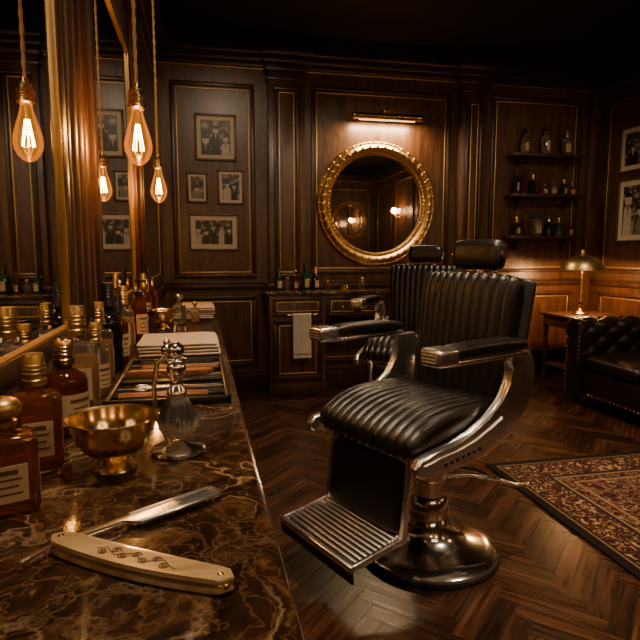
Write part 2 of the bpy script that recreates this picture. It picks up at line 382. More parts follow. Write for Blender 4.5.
pilaster(t,MB,2.40,2.66,.07); panel(t,MB,2.74,3.70,1.03,2.70); panel(t,MB,2.74,3.70,.2,.84)
t.bx((3.78,0,0),(XR,.05,2.8),WOOD,.004,MB)
t.obj("trim_1")
t=B(); cornice(t,MR,YF,YB-.1); rail(t,MR,YF,YB-.04)
for u0,u1 in ((3.95,4.92),(2.75,3.75),(1.5,2.55),(.3,1.3),(-.9,.1),(-2.1,-1.1)):
    panel(t,MR,u0,u1,1.03,2.68); panel(t,MR,u0,u1,.2,.84)
t.obj("trim_2")
t=B(); cornice(t,MF,XL+.1,XR-.1); rail(t,MF,XL,XR-.04); pilaster(t,MF,1.1,1.4,.07); pilaster(t,MF,2.4,2.65,.07)
for u0,u1 in ((-.2,1.0),(1.5,2.3),(2.75,3.8)): panel(t,MF,u0,u1,1.03,2.66); panel(t,MF,u0,u1,.2,.84)
t.obj("trim_3")
t=B(); cornice(t,ML,YF,YB-.1); panel(t,ML,3.5,4.9,1.0,2.66); panel(t,ML,3.5,4.9,.2,.84); rail(t,ML,3.32,YB-.04)
panel(t,ML,-2.1,-.9,1.0,2.66)
# fluted strip between the two mirrors
t.bx((1.46,0,1.005),(1.80,.010,2.76),WOODD,.003,ML)
for q in range(4): t.tube([(XL+.008,1.50+q*.0866,1.04),(XL+.008,1.50+q*.0866,2.72)],.021,WOODD,seg=16)
for q in range(5): t.bx((1.457+q*.0845,0,1.02),(1.463+q*.0845,.018,2.74),GOLDL,.002,ML)
pilaster(t,ML,2.98,3.22,.03,1.01)
t.bx((-.3,0,2.19),(1.44,.03,2.30),WOODD,.012,ML); t.bx((1.82,0,2.19),(2.9,.03,2.30),WOODD,.012,ML)
t.obj("trim_4")
# ------------------------------------------------------------------ left vanity counter
v=B(); XLc=XL+.002
v.bx((XLc,-.62,.86),(.08,3.30,.8995),MARBLE,.012); v.bx((XLc,-.62,.9),(XL+.016,3.30,1.0),MARBLE,.004)
v.bx((XLc,-.60,.08),(.045,3.27,.86),WOOD,.004); v.bx((XLc,-.60,0),(0.0,3.25,.08),BLACK)
MC=Matrix(((0,1,0,.045),(1,0,0,0),(0,0,1,0),(0,0,0,1)))
for q in range(7):
    panel(v,MC,-.56+q*.545,-.05+q*.545,.12,.62,w=.03); panel(v,MC,-.56+q*.545,-.05+q*.545,.65,.83,w=.02)
    v.sphere((.085,-.305+q*.545,.74),.012,BRASS)
v.obj("marble_vanity_counter")
def wallmirror(name,y0,y1,z0,z1):
    b=B(); f=.05; P=.036
    b.bx((y0+f,.002,z0+f),(y1-f,.022,z1-f),MIRROR,0,ML)
    for a,c2 in (((y0,.001,z0),(y1,P,z0+f)),((y0,.001,z1-f),(y1,P,z1)),((y0,.001,z0+f),(y0+f,P,z1-f)),((y1-f,.001,z0+f),(y1,P,z1-f))): b.bx(a,c2,WOODD,.010,ML)
    i=f-.010
    for a,c2 in (((y0+i,.01,z0+i),(y1-i,P-.004,z0+f+.002)),((y0+i,.01,z1-f-.002),(y1-i,P-.004,z1-i)),((y0+i,.01,z0+f),(y0+f+.002,P-.004,z1-f)),((y1-f-.002,.01,z0+f),(y1-i,P-.004,z1-f))): b.bx(a,c2,GOLD,.004,ML)
    b.obj(name)
wallmirror("wall_mirror",-.3,1.44,1.003,2.18)
wallmirror("wall_mirror",1.82,2.85,1.003,2.18)
# ------------------------------------------------------------------ frames
def bwphoto():
    m,nt,b=newmat("vintage_photo"); tc=N(nt,"ShaderNodeTexCoord")
    n=N(nt,"ShaderNodeTexNoise"); n.inputs["Scale"].default_value=22; n.inputs["Detail"].default_value=5
    nt.links.new(tc.outputs["Object"],n.inputs["Vector"])
    r=ramp(nt,[(.38,(.008,.007,.006)),(.52,(.05,.045,.038)),(.62,(.34,.30,.25))]); nt.links.new(n.outputs["Fac"],r.inputs["Fac"]); nt.links.new(r.outputs[0],b.inputs["Base Color"])
    b.inputs["Roughness"].default_value=.4; return m
PHOTO=bwphoto(); PH_D=plain("photo_dark",(.014,.012,.011),.4); PH_L=plain("photo_light",(.50,.45,.38),.4); PH_M=plain("photo_mid",(.20,.18,.15),.4)
def picture(u0,u1,z0,z1,M,people=3,fw=.018,mat=FRAME):
    b=B(); d=.022; o=.001
    for a,c2 in (((u0,o,z0),(u1,d,z0+fw)),((u0,o,z1-fw),(u1,d,z1)),((u0,o,z0+fw),(u0+fw,d,z1-fw)),((u1-fw,o,z0+fw),(u1,d,z1-fw))): b.bx(a,c2,mat,.004,M)
    b.bx((u0+fw,o,z0+fw),(u1-fw,.008,z1-fw),PAPER,0,M)
    mw=(u1-u0)*.08+.004; a0,a1,b0,b1=u0+fw+mw,u1-fw-mw,z0+fw+mw,z1-fw-mw
    b.bx((a0,.008,b0),(a1,.0095,b1),PHOTO,0,M)
    w=a1-a0;h=b1-b0
    Mp=M@Matrix(((1,0,0,0),(0,0,1,0),(0,1,0,0),(0,0,0,1)))
    for q in range(people):
        cx=a0+w*(q+.5+random.uniform(-.12,.12))/people; hr=h*random.uniform(.075,.13); hz=min(b0+h*random.uniform(.42,.76),b1-hr*1.6)
        bw=min(w/people*random.uniform(.34,.46),cx-a0,a1-cx); dd=q*.0003
        b.prism([(cx-bw,b0+.001),(cx+bw,b0+.001),(cx+bw*.9,hz-hr*1.7),(cx+bw*.3,hz-hr),(cx-bw*.3,hz-hr),(cx-bw*.9,hz-hr*1.7)],.0096+dd,.0102+dd,random.choice([PH_D,PH_L,PH_M,PH_D]),Mp)
        b.prism([(cx-bw*.18,hz-hr),(cx+bw*.18,hz-hr),(cx,hz-hr*2.8)],.0102+dd,.0105+dd,random.choice([PH_L,PH_D]),Mp)
        b.prism([(cx+hr*.8*math.cos(k*pi/6),hz+hr*math.sin(k*pi/6)) for k in range(12)],.0103+dd,.0107+dd,PH_L,Mp)
        b.prism([(cx+hr*.85*math.cos(k*pi/6),hz+hr*.35+hr*.8*abs(math.sin(k*pi/6))) for k in range(7)],.0107+dd,.011+dd,PH_D,Mp)
    b.obj("framed_photograph")
picture(-.02,.33,2.01,2.40,MB,3); picture(-.10,.08,1.65,1.91,MB,1,mat=WOODD); picture(.16,.39,1.64,1.94,MB,2); picture(-.09,.34,1.24,1.56,MB,5)
picture(4.25,4.71,1.96,2.37,MR,2); picture(4.15,4.70,1.32,1.90,MR,3)
# ------------------------------------------------------------------ round mirror
def roundmirror(Mw,S=1.0):
    b=B(); Mm=Mw@Matrix(((1,0,0,0),(0,0,1,0),(0,1,0,0),(0,0,0,1)))@Matrix.Diagonal((S,S,1,1))
    b.lathe([(0,.012),(.445,.012),(.445,.002),(0,.002)],MIRROR,Mm,96)
    b.lathe([(.44,.001),(.44,.03),(.448,.042),(.458,.03),(.47,.034),(.485,.06),(.505,.072),(.525,.062),(.54,.042),(.55,.046),(.562,.034),(.566,.001),(.44,.001)],GOLD,Mm,120)
    for k in range(84):
        a=2*pi*k/84; b.sphere((.459*math.cos(a),.459*math.sin(a),.036),.010,GOLD,Mm,8)
    for k in range(44):
        a=2*pi*k/44
        b.box((.505*math.cos(a),.505*math.sin(a),.070),(.044,.018,.016),GOLD,.007,Mm,rot=(0,0,a+.6))
        b.sphere((.547*math.cos(a),.547*math.sin(a),.044),.014,GOLD,Mm,8,(1,1,.7))
    b.obj("round_gilt_mirror")
roundmirror(MB@T(1.60,0,1.665)); roundmirror(MF@T(3.27,0,1.95),.72)
# picture light
b=B(); b.tube([(1.35,YB-.14,2.42),(1.97,YB-.14,2.42)],.028,BRASS,seg=20)
b.lathe([(0,0),(.05,0),(.05,.012),(.02,.02),(0,.02)],BRASS,MB@T(1.66,0,2.46)@RX(-90),24)
b.tube([(1.66,YB,2.47),(1.66,YB-.06,2.50),(1.66,YB-.12,2.49),(1.66,YB-.14,2.44)],.008,BRASS)
b.bx((1.40,YB-.128,2.388),(1.92,YB-.112,2.398),PLENS,.002)
for x in (1.35,1.97): b.sphere((x,YB-.14,2.42),.032,BRASS)
b.sphere((1.66,YB-.14,2.462),.018,BRASS)
pl=b.obj("brass_picture_light")
light("picture_light_lamp",'AREA',(1.66,YB-.115,2.372),24,(1,.68,.36),pl,(math.radians(14),0,0),shape='RECTANGLE',size=.55,size_y=.03)
# ------------------------------------------------------------------ bottles
def bottle(loc,kind='sq',w=.07,h=.18,glassm=G_AMBER,cap=GOLD,label=True,liq=None,rot=0,capk='cyl',name="glass_bottle"):
    b=B(); r=w/2; bh=h*.66; nh=h*.10; ch=h-bh-nh
    if kind=='sq':
        t=bmesh.new(); bmesh.ops.create_cube(t,size=1); bmesh.ops.scale(t,vec=(w,w*.72,bh),verts=t.verts); bmesh.ops.translate(t,vec=(0,0,bh/2),verts=t.verts)
        bmesh.ops.bevel(t,geom=t.edges[:],offset=w*.13,segments=4,profile=.5,affect='EDGES'); b.add(t,glassm)
        if liq:
            b.box((0,0,bh*.44),(w*.82,w*.54,bh*.76),liq,w*.1)
        b.lathe([(0,bh-.006),(r*.5,bh-.006),(r*.34,bh+nh*.4),(r*.34,bh+nh),(0,bh+nh)],glassm)
        if label:
            for s in (1,-1):
                b.box((0,s*(w*.36+.0006),bh*.42),(w*.60,.001,bh*.46),LABEL)
                for q in range(4): b.box((0,s*(w*.36+.0013),bh*(.57-.09*q)),(w*(.42 if q%2 else .30),.0006,bh*(.025 if q else .06)),LABELD)
            s=1
            b.box((s*(w*.5+.0004),0,bh*.42),(.001,w*.36,bh*.46),LABEL)
            for q in range(4): b.box((s*(w*.5+.001),0,bh*(.57-.09*q)),(.0006,w*(.26 if q%2 else .20),bh*(.022 if q else .05)),LABELD)
    else:
        b.lathe([(0,0),(r*.9,0),(r,r*.12),(r,bh*.82),(r*.93,bh*.9),(r*.6,bh*.98),(r*.36,bh+nh*.3),(r*.36,bh+nh),(0,bh+nh)],glassm)
        if liq: b.lathe([(0,.004),(r*.86,.004),(r*.9,r*.2),(r*.9,bh*.62),(0,bh*.62)],liq)
        if label:
            R=r+.0008
            for a0 in (-1.8,):   # wrapped label patch
                for (z0,z1,mt,rr,a_in) in [(bh*.18,bh*.66,LABEL,R,0)]+[(bh*(.53-.10*q),bh*(.53-.10*q)+bh*(.022 if q else .05),LABELD,R+.0004,.35+.12*(q%2)) for q in range(4)]:
                    a1=a0+a_in; a2=a0+1.8-a_in
                    b.grid([[(rr*math.cos(a1+(a2-a1)*i/12),rr*math.sin(a1+(a2-a1)*i/12),z) for i in range(13)] for z in (z0,z1)],mt)
    z=bh+nh*.7
    if capk=='cyl':
        b.lathe([(0,z),(r*.5,z),(r*.5,z+ch*.2),(r*.44,z+ch*.25),(r*.46,h-.004),(r*.4,h),(0,h)],cap)
        for q in range(3): b.lathe([(r*.45,z+ch*(.4+.15*q)),(r*.49,z+ch*(.44+.15*q)),(r*.45,z+ch*(.48+.15*q))],cap)
    elif capk=='ball':
        b.lathe([(0,z),(r*.42,z),(r*.42,z+ch*.15),(r*.25,z+ch*.22)]+[(max(0,r*.62*math.sin(pi*k/10)),z+ch*.2+(ch*.8)*(1-math.cos(pi*k/10))/2) for k in range(1,11)],cap)
    elif capk=='pump':
        b.lathe([(0,z),(r*.5,z),(r*.5,z+ch*.3),(r*.12,z+ch*.35),(r*.12,h-.012),(r*.3,h-.012),(r*.3,h),(0,h)],cap)
        b.box((r*.45,0,h-.007),(r*1.0,r*.22,.009),cap,.003)
    return b.obj(name,loc,(0,0,math.radians(rot)))
ZT=.9005
bottle((-.242,.735,ZT),'sq',.070,.150,G_AMBER,GOLD,True,None,22,'ball')
bottle((-.245,.885,ZT),'sq',.066,.172,G_AMBER,GOLD,True,None,18)
bottle((-.240,1.050,ZT),'rd',.074,.172,G_DARK,BRASS,True,None,15)
bottle((-.246,1.190,ZT),'sq',.074,.215,G_CLEAR,GOLD,True,LIQ,14)
bottle((-.236,1.325,ZT),'rd',.056,.165,G_CLEAR,GOLD,True,LIQ2,14)
bottle((-.250,1.455,ZT),'sq',.064,.200,G_CLEAR,GOLD,True,LIQ,10)
bottle((-.248,1.600,ZT),'rd',.072,.240,G_BLACK,BLACK,False,None,0,'cyl')
bottle((-.240,1.705,ZT),'rd',.060,.20,G_DARK,BLACK,True,None,0,'cyl')
bottle((-.245,1.87,ZT),'sq',.066,.215,G_CLEAR,GOLD,True,LIQ,6)
bottle((-.225,2.14,ZT),'rd',.060,.225,G_DARK,BLACK,True,None,0,'pump')
bottle((-.245,2.27,ZT),'sq',.060,.19,G_CLEAR,CHROME,True,LIQ2,0)
bottle((-.25,2.60,ZT),'rd',.055,.23,G_AMBER,GOLD,True,None,0)
bottle((-.25,2.72,ZT),'rd',.050,.20,G_CLEAR,CHROME,False,LIQ,0)
bottle((-.25,2.86,ZT),'rd',.055,.25,G_DARK,BLACK,False,None,0)
bottle((-.25,3.02,ZT),'sq',.055,.19,G_AMBER,GOLD,True,None,0)
bottle((-.10,2.62,ZT),'rd',.060,.14,G_CLEAR,CHROME,False,None,0,'ball',name="glass_decanter")
bottle((-.03,2.66,ZT),'rd',.040,.10,G_CLEAR,GOLD,False,LIQ,0,'ball')
# ------------------------------------------------------------------ bowls
def bowl(name,loc,R,H):
    b=B()
    b.lathe([(0,0),(R*.48,0),(R*.50,H*.04),(R*.46,H*.09),(R*.34,H*.16),(R*.30,H*.22),(R*.42,H*.27),(R*.66,H*.40),(R*.84,H*.60),(R*.93,H*.82),(R*.97,H*.97),(R*1.03,H),(R*1.02,H*1.02),(R*.95,H*.99),(R*.90,H*.82),(R*.80,H*.60),(R*.62,H*.44),(R*.40,H*.33),(0,H*.30)],BRASS,None,56)
    b.obj(name,loc)
bowl("brass_shaving_bowl",(-.132,.850,ZT),.064,.080); bowl("brass_shaving_bowl",(-.165,2.44,ZT),.062,.080)
# ------------------------------------------------------------------ brush + stand
st=B()
st.lathe([(0,0),(.042,0),(.044,.003),(.043,.007),(.038,.010),(.020,.013),(.010,.018),(0,.020)],CHROME,None,40)
st.tube([(-.014,.014,.012),(-.034,.028,.05),(-.038,.030,.10),(-.030,.026,.145),(-.014,.014,.158)],[.005,.0042,.0042,.0045,.004],CHROME)
st.tube([(.016*math.cos(a),.016*math.sin(a),.150) for a in [pi*.75+2*pi*k/24*.86 for k in range(25)]],.0032,CHROME)
st.sphere((-.014,.014,.165),.010,CHROME); st.sphere((-.014,.014,.178),.006,CHROME)
st.obj("shaving_brush_stand",(-.042,.905,ZT))
br=B()
br.lathe([(0,.098),(.014,.098),(.0165,.102),(.0155,.109),(.0105,.116),(.0095,.124),(.013,.132),(.0155,.142),(.0145,.150),(.010,.155),(.0085,.160),(.0125,.166),(.014,.173),(.012,.180),(.006,.185),(0,.186)],CHROME,None,32)
BR_M,nt,bb=newmat("badger_hair"); tc=N(nt,"ShaderNodeTexCoord"); sx=N(nt,"ShaderNodeSeparateXYZ"); nt.links.new(tc.outputs["Object"],sx.inputs[0])
mr=N(nt,"ShaderNodeMapRange"); mr.inputs["From Min"].default_value=.036; mr.inputs["From Max"].default_value=.102; nt.links.new(sx.outputs[2],mr.inputs["Value"])
sn=N(nt,"ShaderNodeTexNoise"); sn.inputs["Scale"].default_value=320; smp=N(nt,"ShaderNodeMapping"); smp.inputs["Scale"].default_value=(1,1,.12); nt.links.new(tc.outputs["Object"],smp.inputs[0]); nt.links.new(smp.outputs[0],sn.inputs["Vector"])
sa1=N(nt,"ShaderNodeMath",operation='MULTIPLY_ADD'); nt.links.new(sn.outputs["Fac"],sa1.inputs[0]); sa1.inputs[1].default_value=.5; nt.links.new(mr.outputs[0],sa1.inputs[2])
sb1=N(nt,"ShaderNodeMath",operation='SUBTRACT'); nt.links.new(sa1.outputs[0],sb1.inputs[0]); sb1.inputs[1].default_value=.25
rr=ramp(nt,[(0,(.62,.54,.44)),(.26,(.46,.38,.30)),(.44,(.075,.055,.040)),(.76,(.055,.042,.032)),(1,(.40,.33,.26))]); nt.links.new(sb1.outputs[0],rr.inputs["Fac"]); nt.links.new(rr.outputs[0],bb.inputs["Base Color"]); bb.inputs["Roughness"].default_value=.7
br.lathe([(0,.038),(.014,.040),(.024,.045),(.029,.053),(.0285,.062),(.024,.076),(.017,.090),(.0125,.101),(0,.101)],BR_M,None,24)
for q in range(620):
    a=random.random()*2*pi; rd=math.sqrt(random.random()); 
    R1=.033*rd; zb=.034+.014*rd**3+random.uniform(-.003,.002)
    x0,y0=.0125*rd*math.cos(a),.0125*rd*math.sin(a); x2,y2=R1*math.cos(a),R1*math.sin(a)
    br.tube([(x0,y0,.102),((x0+x2)*.56,(y0+y2)*.56,.078),(x2*.95,y2*.95,.058),(x2*.98,y2*.98,zb)],[.0006,.0007,.0006,.0002],BR_M,seg=3,cap=False)
br.obj("shaving_brush",(-.042,.905,ZT-.006))
# ------------------------------------------------------------------ razor
IVORY,nt,bb=newmat("ivory_scales"); tc=N(nt,"ShaderNodeTexCoord"); nn=N(nt,"ShaderNodeTexNoise"); nn.inputs["Scale"].default_value=30; nn.inputs["Detail"].default_value=6
mp=N(nt,"ShaderNodeMapping"); mp.inputs["Scale"].default_value=(.3,3,1); nt.links.new(tc.outputs["Object"],mp.inputs[0]); nt.links.new(mp.outputs[0],nn.inputs["Vector"])
rr=ramp(nt,[(.3,(.32,.18,.07)),(.55,(.50,.34,.165)),(.8,(.60,.45,.25))]); nt.links.new(nn.outputs["Fac"],rr.inputs["Fac"]); nt.links.new(rr.outputs[0],bb.inputs["Base Color"]); bb.inputs["Roughness"].default_value=.3; bb.inputs["Coat Weight"].default_value=.4
ENG=plain("engraving_sepia",(.14,.065,.022),.5)
BLADE=plain("razor_steel",(.92,.90,.88),.26,1)
rz=B()
def hdl():
    top=[];bot=[];Lh=.225
    for k in range(25):
        s=k/24; wd=.0115+.004*math.sin(pi*min(1,s*1.05))
        if s<.06: wd*=math.sqrt(max(0,1-((.06-s)/.06)**2))*.9+.05
        if s>.94: wd*=math.sqrt(max(0,1-((s-.94)/.06)**2))+.05
        cy=-.006*math.sin(pi*s)
        top.append((s*Lh-.012,cy+wd)); bot.append((s*Lh-.012,cy-wd))
    return top+bot[::-1]
Hh=RZ(-33)
for z0,z1 in ((.001,.006),(.011,.016)): rz.prism(hdl(),z0,z1,IVORY,Hh,.0018,3)
rz.box((.205,-.001,.0085),(.012,.016,.005),BRASS,.001,Hh)
for x,y in ((0,0),(.2,-.002)): rz.sphere((x,y,.016),.0035,BRASS,Hh,10,(1,1,.5))
for q in range(7):
    cx=.065+q*.0125; cy=-.006+(.003 if q%2 else -.003); sg=1 if q%2 else -1
    rz.tube([(cx+.0056*(1-k/16)*math.cos(sg*k*.75),cy+.0056*(1-k/16)*math.sin(sg*k*.75),.0161) for k in range(15)],.0008,ENG,Hh,6)
rz.tube([(.055+k*.009,-.006+.005*math.sin(k*1.6),.0160) for k in range(12)],.0007,ENG,Hh,6)
Hb=RZ(33)
rz.prism([(-.048,-.014),(-.038,-.007),(-.01,.002),(.03,.004),(.068,.006),(.075,.004),(.190,.004),(.197,.010),(.199,.0)]+[(.197,-.018),(.190,-.0225),(.083,-.0215),(.075,-.012),(.068,-.003),(.03,-.004),(-.01,-.003),(-.034,-.013),(-.046,-.018)],.0065,.0105,BLADE,Hb,.0012,2)
rz.box((.135,.005,.0085),(.112,.006,.0075),STEEL,.002,Hb)
rz.obj("straight_razor",(-.155,.620,ZT))
# ------------------------------------------------------------------ tray + combs
tr=B(); x0,x1,y0,y1=-.205,.058,1.19,1.66
tr.bx((x0,y0,ZT),(x1,y1,ZT+.006),LEATHER,.002)
for a,c2 in (((x0,y0,ZT),(x1,y0+.012,ZT+.016)),((x0,y1-.012,ZT),(x1,y1,ZT+.016)),((x0,y0,ZT),(x0+.012,y1,ZT+.016)),((x1-.012,y0,ZT),(x1,y1,ZT+.016))): tr.bx(a,c2,BLACK,.003)
for q in range(6): tr.bx((x0+.012,y0+.055+q*.068,ZT+.006),(x1-.012,y0+.060+q*.068,ZT+.0112),STEEL if q%2 else BLACK,.001)
tr.obj("barber_tool_tray")
COMBW=woodmat("comb_wood",(.20,.06,.022),(.50,.20,.08),scale=(3,30,30)); HORN=plain("black_comb",(.02,.015,.012),.25); BONE=plain("bone_bristle",(.55,.45,.33),.7)
def comb(y,mat,L=.20,x=-.17,r=0):
    b=B(); z=.0120
    b.bx((0,.012,z),(L,.024,z+.006),mat,.002)
    for q in range(int(L/.0042)): b.bx((.003+q*.0042,-.010,z+.0015),(.0052+q*.0042,.013,z+.0045),mat)
    b.obj("hair_comb",(x,y,ZT),(0,0,r))
comb(1.59,HORN,.20,-.17,.03); comb(1.53,COMBW,.20,-.16,-.03); comb(1.455,HORN,.18,-.17,.02); comb(1.225,COMBW,.19,-.18,0)
b=B(); z=ZT+.0115
b.prism([(-.185+.0,0),(-.16,.012),(-.09,.010),(-.08,.016),(.01,.017),(.025,0),(.01,-.017),(-.08,-.016),(-.09,-.010),(-.16,-.012)],z+.012,z+.026,COMBW,T(0,1.39,0),.003)
for q in range(150): 
    x=-.075+(q%15)*.0062; yy=1.378+(q//15)*.0026; b.tube([(x,yy,z+.013),(x,yy,z)],.0006,BONE,seg=3)
b.obj("hair_brush")
sc_=B()
for s in (1,-1):
    sc_.tube([(.0,0,0),(-.05,s*.006,0),(-.075,s*.012,0)],[.003,.003,.0025],STEEL,RZ(s*4)); sc_.prism([(0,-.004),(.09,-.0005),(.09,.0005),(0,.004)],-.001+.001*s,.001+.001*s,STEEL,RZ(-s*5))
    sc_.tube([(-.088+.013*math.cos(a),s*.017+.011*math.sin(a),0) for a in [2*pi*k/18 for k in range(18)]],.0025,STEEL,closed=True)
sc_.obj("barber_scissors",(-.05,1.305,ZT+.015),(0,0,.05))
# ------------------------------------------------------------------ towels
def towels(name,x0,x1,y0,y1,n,t=.021):
    b=B()
    for q in range(n):
        dx=random.uniform(-.006,.006); dy=random.uniform(-.005,.005)
        b.cushion((x1-x0),(y1-y0),t*.55,TOWEL,T((x0+x1)/2+dx,(y0+y1)/2+dy,ZT+t*.28+.001+q*t*.97),e=6,ew=14,
          bend=lambda x,y,z:(x,y,z+.0010*math.sin(x*40+q)*math.cos(y*33)))
        b.cushion((x1-x0)-.006,(y1-y0)-.004,t*.5,TOWEL,T((x0+x1)/2+dx-.003,(y0+y1)/2+dy,ZT+t*.74+.001+q*t*.97),e=6,ew=14,
          bend=lambda x,y,z:(x,y,z+.0012*math.sin(x*30+q*2+1)*math.cos(y*28)))
    b.obj(name)
towels("folded_towel_stack",-.195,.055,1.76,2.02,2,.021); towels("folded_towel_stack",-.12,.06,2.76,3.06,3,.020)
# ------------------------------------------------------------------ pendant bulbs
def pendant(x,y,zc):
    b=B(); S=.90; zt=zc+.115; TT=T(x,y,zt)@Matrix.Scale(S,4)
    b.lathe([(0,.0),(.011,0),(.011,-.012),(.022,-.018),(.024,-.03),(.024,-.062),(.027,-.064),(.027,-.072),(.019,-.076),(0,-.076)],BRASS,TT,28)
    for q in range(4): b.lathe([(.024,-.034-.007*q),(.0262,-.0365-.007*q),(.024,-.039-.007*q)],BRASSD,TT,28)
    b.tube([(x,y,zt),(x,y,ZC-.02)],.0045,CORD,seg=10)
    for q in range(2):
        pts=[(x+.004*math.cos(k*.9+q*pi),y+.004*math.sin(k*.9+q*pi),zt+k*.012) for k in range(int((ZC-.03-zt)/.012))]
        b.tube(pts,.0026,CORD,seg=6)
    b.lathe([(0,ZC),(.05,ZC),(.05,ZC-.02),(.012,ZC-.03),(0,ZC-.03)],BRASSD,T(x,y,0),24)
    prof=[(.0165,-.074),(.018,-.088),(.023,-.108),(.032,-.135),(.040,-.165),(.0435,-.185),(.041,-.206),(.032,-.226),(.020,-.240),(.008,-.2465),(0,-.2475)]
    b.lathe(prof,BULBG,TT,32)
    b.tube([(0,0,-.076),(0,0,-.13)],[.007,.003],G_CLEAR,TT,seg=8)
    for q in range(4):
        a=q*2*pi/4+.5; a2=a+pi/4
        b.tube([(.006*math.cos(a),.006*math.sin(a),-.122),(.018*math.cos(a),.018*math.sin(a),-.20),(.018*math.cos(a2),.018*math.sin(a2),-.20),(.006*math.cos(a2),.006*math.sin(a2),-.122)],.0012,FIL,TT,seg=6)
    o=b.obj("edison_pendant_bulb")
    light("pendant_glow",'POINT',(x,y,zt-.145),8,(1,.52,.20),o,shadow_soft_size=.004)
pendant(-.164,1.71,1.575); pendant(-.184,2.81,1.565)
# ------------------------------------------------------------------ back cabinet
b=B(); Y0,Y1=4.70,YB-.045
b.bx((.53,Y0-.02,.86),(2.12,Y1,.895),MARBLE,.008)
MCB=Matrix(((1,0,0,0),(0,-1,0,Y0),(0,0,1,0),(0,0,0,1)))
for a0,a1 in ((.56,1.05),(1.62,2.10)):
    b.bx((a0,Y0,.0),(a1,Y1-.1,.86),WOOD,.004); panel(b,MCB,a0+.03,a1-.03,.13,.66,w=.04); panel(b,MCB,a0+.03,a1-.03,.69,.84,w=.02)
    b.bx((a0-.01,Y0-.025,0),(a1+.01,Y0,.09),WOODD,.008)
    b.sphere(((a0+a1)/2,Y0-.04,.765),.013,BRASS); b.sphere((a1-.05,Y0-.04,.45),.012,BRASS)
b.bx((1.05,Y0+.02,.66),(1.62,Y1-.1,.86),WOOD,.003); panel(b,MCB@T(0,-.02,0),1.07,1.33,.68,.84,w=.018); panel(b,MCB@T(0,-.02,0),1.35,1.60,.68,.84,w=.018)
for x in (1.2,1.475): b.sphere((x,Y0-.02,.76),.012,BRASS)
b.tube([(.70,Y0-.02,.70),(.70,Y0-.055,.70),(.96,Y0-.055,.70),(.96,Y0-.02,.70)],.006,BRASS)
b.obj("back_bar_cabinet")
b=B()
rows=[]
for k in range(21):
    s=k/20; z=.33+.375*s
    rows.append([(.755+.155*u/12,Y0-.064-.004*math.sin(u*1.3)*(1-s*.6),z) for u in range(13)])
rows.append([(.755+.155*u/12,Y0-.055,.712) for u in range(13)]); rows.append([(.755+.155*u/12,Y0-.046,.705) for u in range(13)]); rows.append([(.755+.155*u/12,Y0-.046,.40) for u in range(13)])
b.grid(rows,TOWELW); b.bx((.755,Y0-.070,.36),(.91,Y0-.063,.372),TOWEL); b.obj("hanging_hand_towel")
for x,w,h,gm,cp,ck,lb in ((.66,.065,.19,G_GREEN,BLACK,'cyl',True),(.74,.05,.12,G_CLEAR,GOLD,'ball',False),(.81,.055,.17,G_DARK,CHROME,'pump',True),(.90,.075,.23,G_GREEN,BLACK,'cyl',True),(.99,.065,.20,G_BLACK,GOLD,'cyl',True),(1.10,.04,.09,G_AMBER,GOLD,'cyl',False),(1.42,.05,.11,G_CLEAR,GOLD,'ball',False),(1.80,.05,.14,G_AMBER,GOLD,'cyl',True)):
    bottle((x,4.86,.8955),'rd',w,h,gm,cp,lb,None,0,ck)
b=B(); b.lathe([(0,0),(.035,0),(.04,.02),(.038,.04),(.034,.04),(.034,.005),(0,.005)],BRASS); b.obj("brass_dish",(1.25,4.86,.8955))
# ------------------------------------------------------------------ shelves
for zs in (2.16,1.78,1.385):
    b=B(); b.bx((2.90,YB-.16,zs-.03),(3.66,YB-.001,zs),WOODH,.005)
    for x in (3.02,3.54):
        b.prism([(0,0),(.12,0),(.10,-.025),(.05,-.05),(.02,-.10),(0,-.11)],-.012,.012,WOODD,T(x,YB-.001,zs-.03)@Matrix(((0,0,1,0),(-1,0,0,0),(0,1,0,0),(0,0,0,1))))
    b.obj("wall_shelf")
sb=[(2.16,[(3.05,.075,.235,G_CLEAR,BLACK,'cyl'),(3.27,.085,.28,G_CLEAR,BLACK,'ball'),(3.50,.08,.24,G_CLEAR,CHROME,'cyl')]),
    (1.78,[(2.98,.055,.25,G_BLACK,BLACK,'cyl'),(3.06,.065,.23,G_DARK,BLACK,'cyl'),(3.15,.06,.19,G_BLACK,GOLD,'cyl'),(3.27,.08,.11,G_AMBER,GOLD,'ball'),(3.38,.055,.15,G_CLEAR,GOLD,'ball'),(3.49,.06,.15,G_GREEN,GOLD,'cyl'),(3.58,.055,.13,G_AMBER,GOLD,'cyl')]),
    (1.385,[(3.0,.07,.18,G_BLACK,GOLD,'cyl'),(3.10,.075,.20,G_DARK,BLACK,'cyl'),(3.22,.085,.24,G_CLEAR,BLACK,'cyl'),(3.34,.08,.19,G_BLACK,CHROME,'cyl'),(3.45,.09,.18,G_GREEN,GOLD,'cyl'),(3.57,.07,.15,G_DARK,BLACK,'cyl')])]
for zs,L_ in sb:
    for x,w,h,gm,cp,ck in L_: bottle((x,YB-.085,zs+.0005),random.choice(['rd','rd','sq']),w,h,gm,cp,random.random()<.8,LIQ2 if gm is G_CLEAR else None,0,ck)
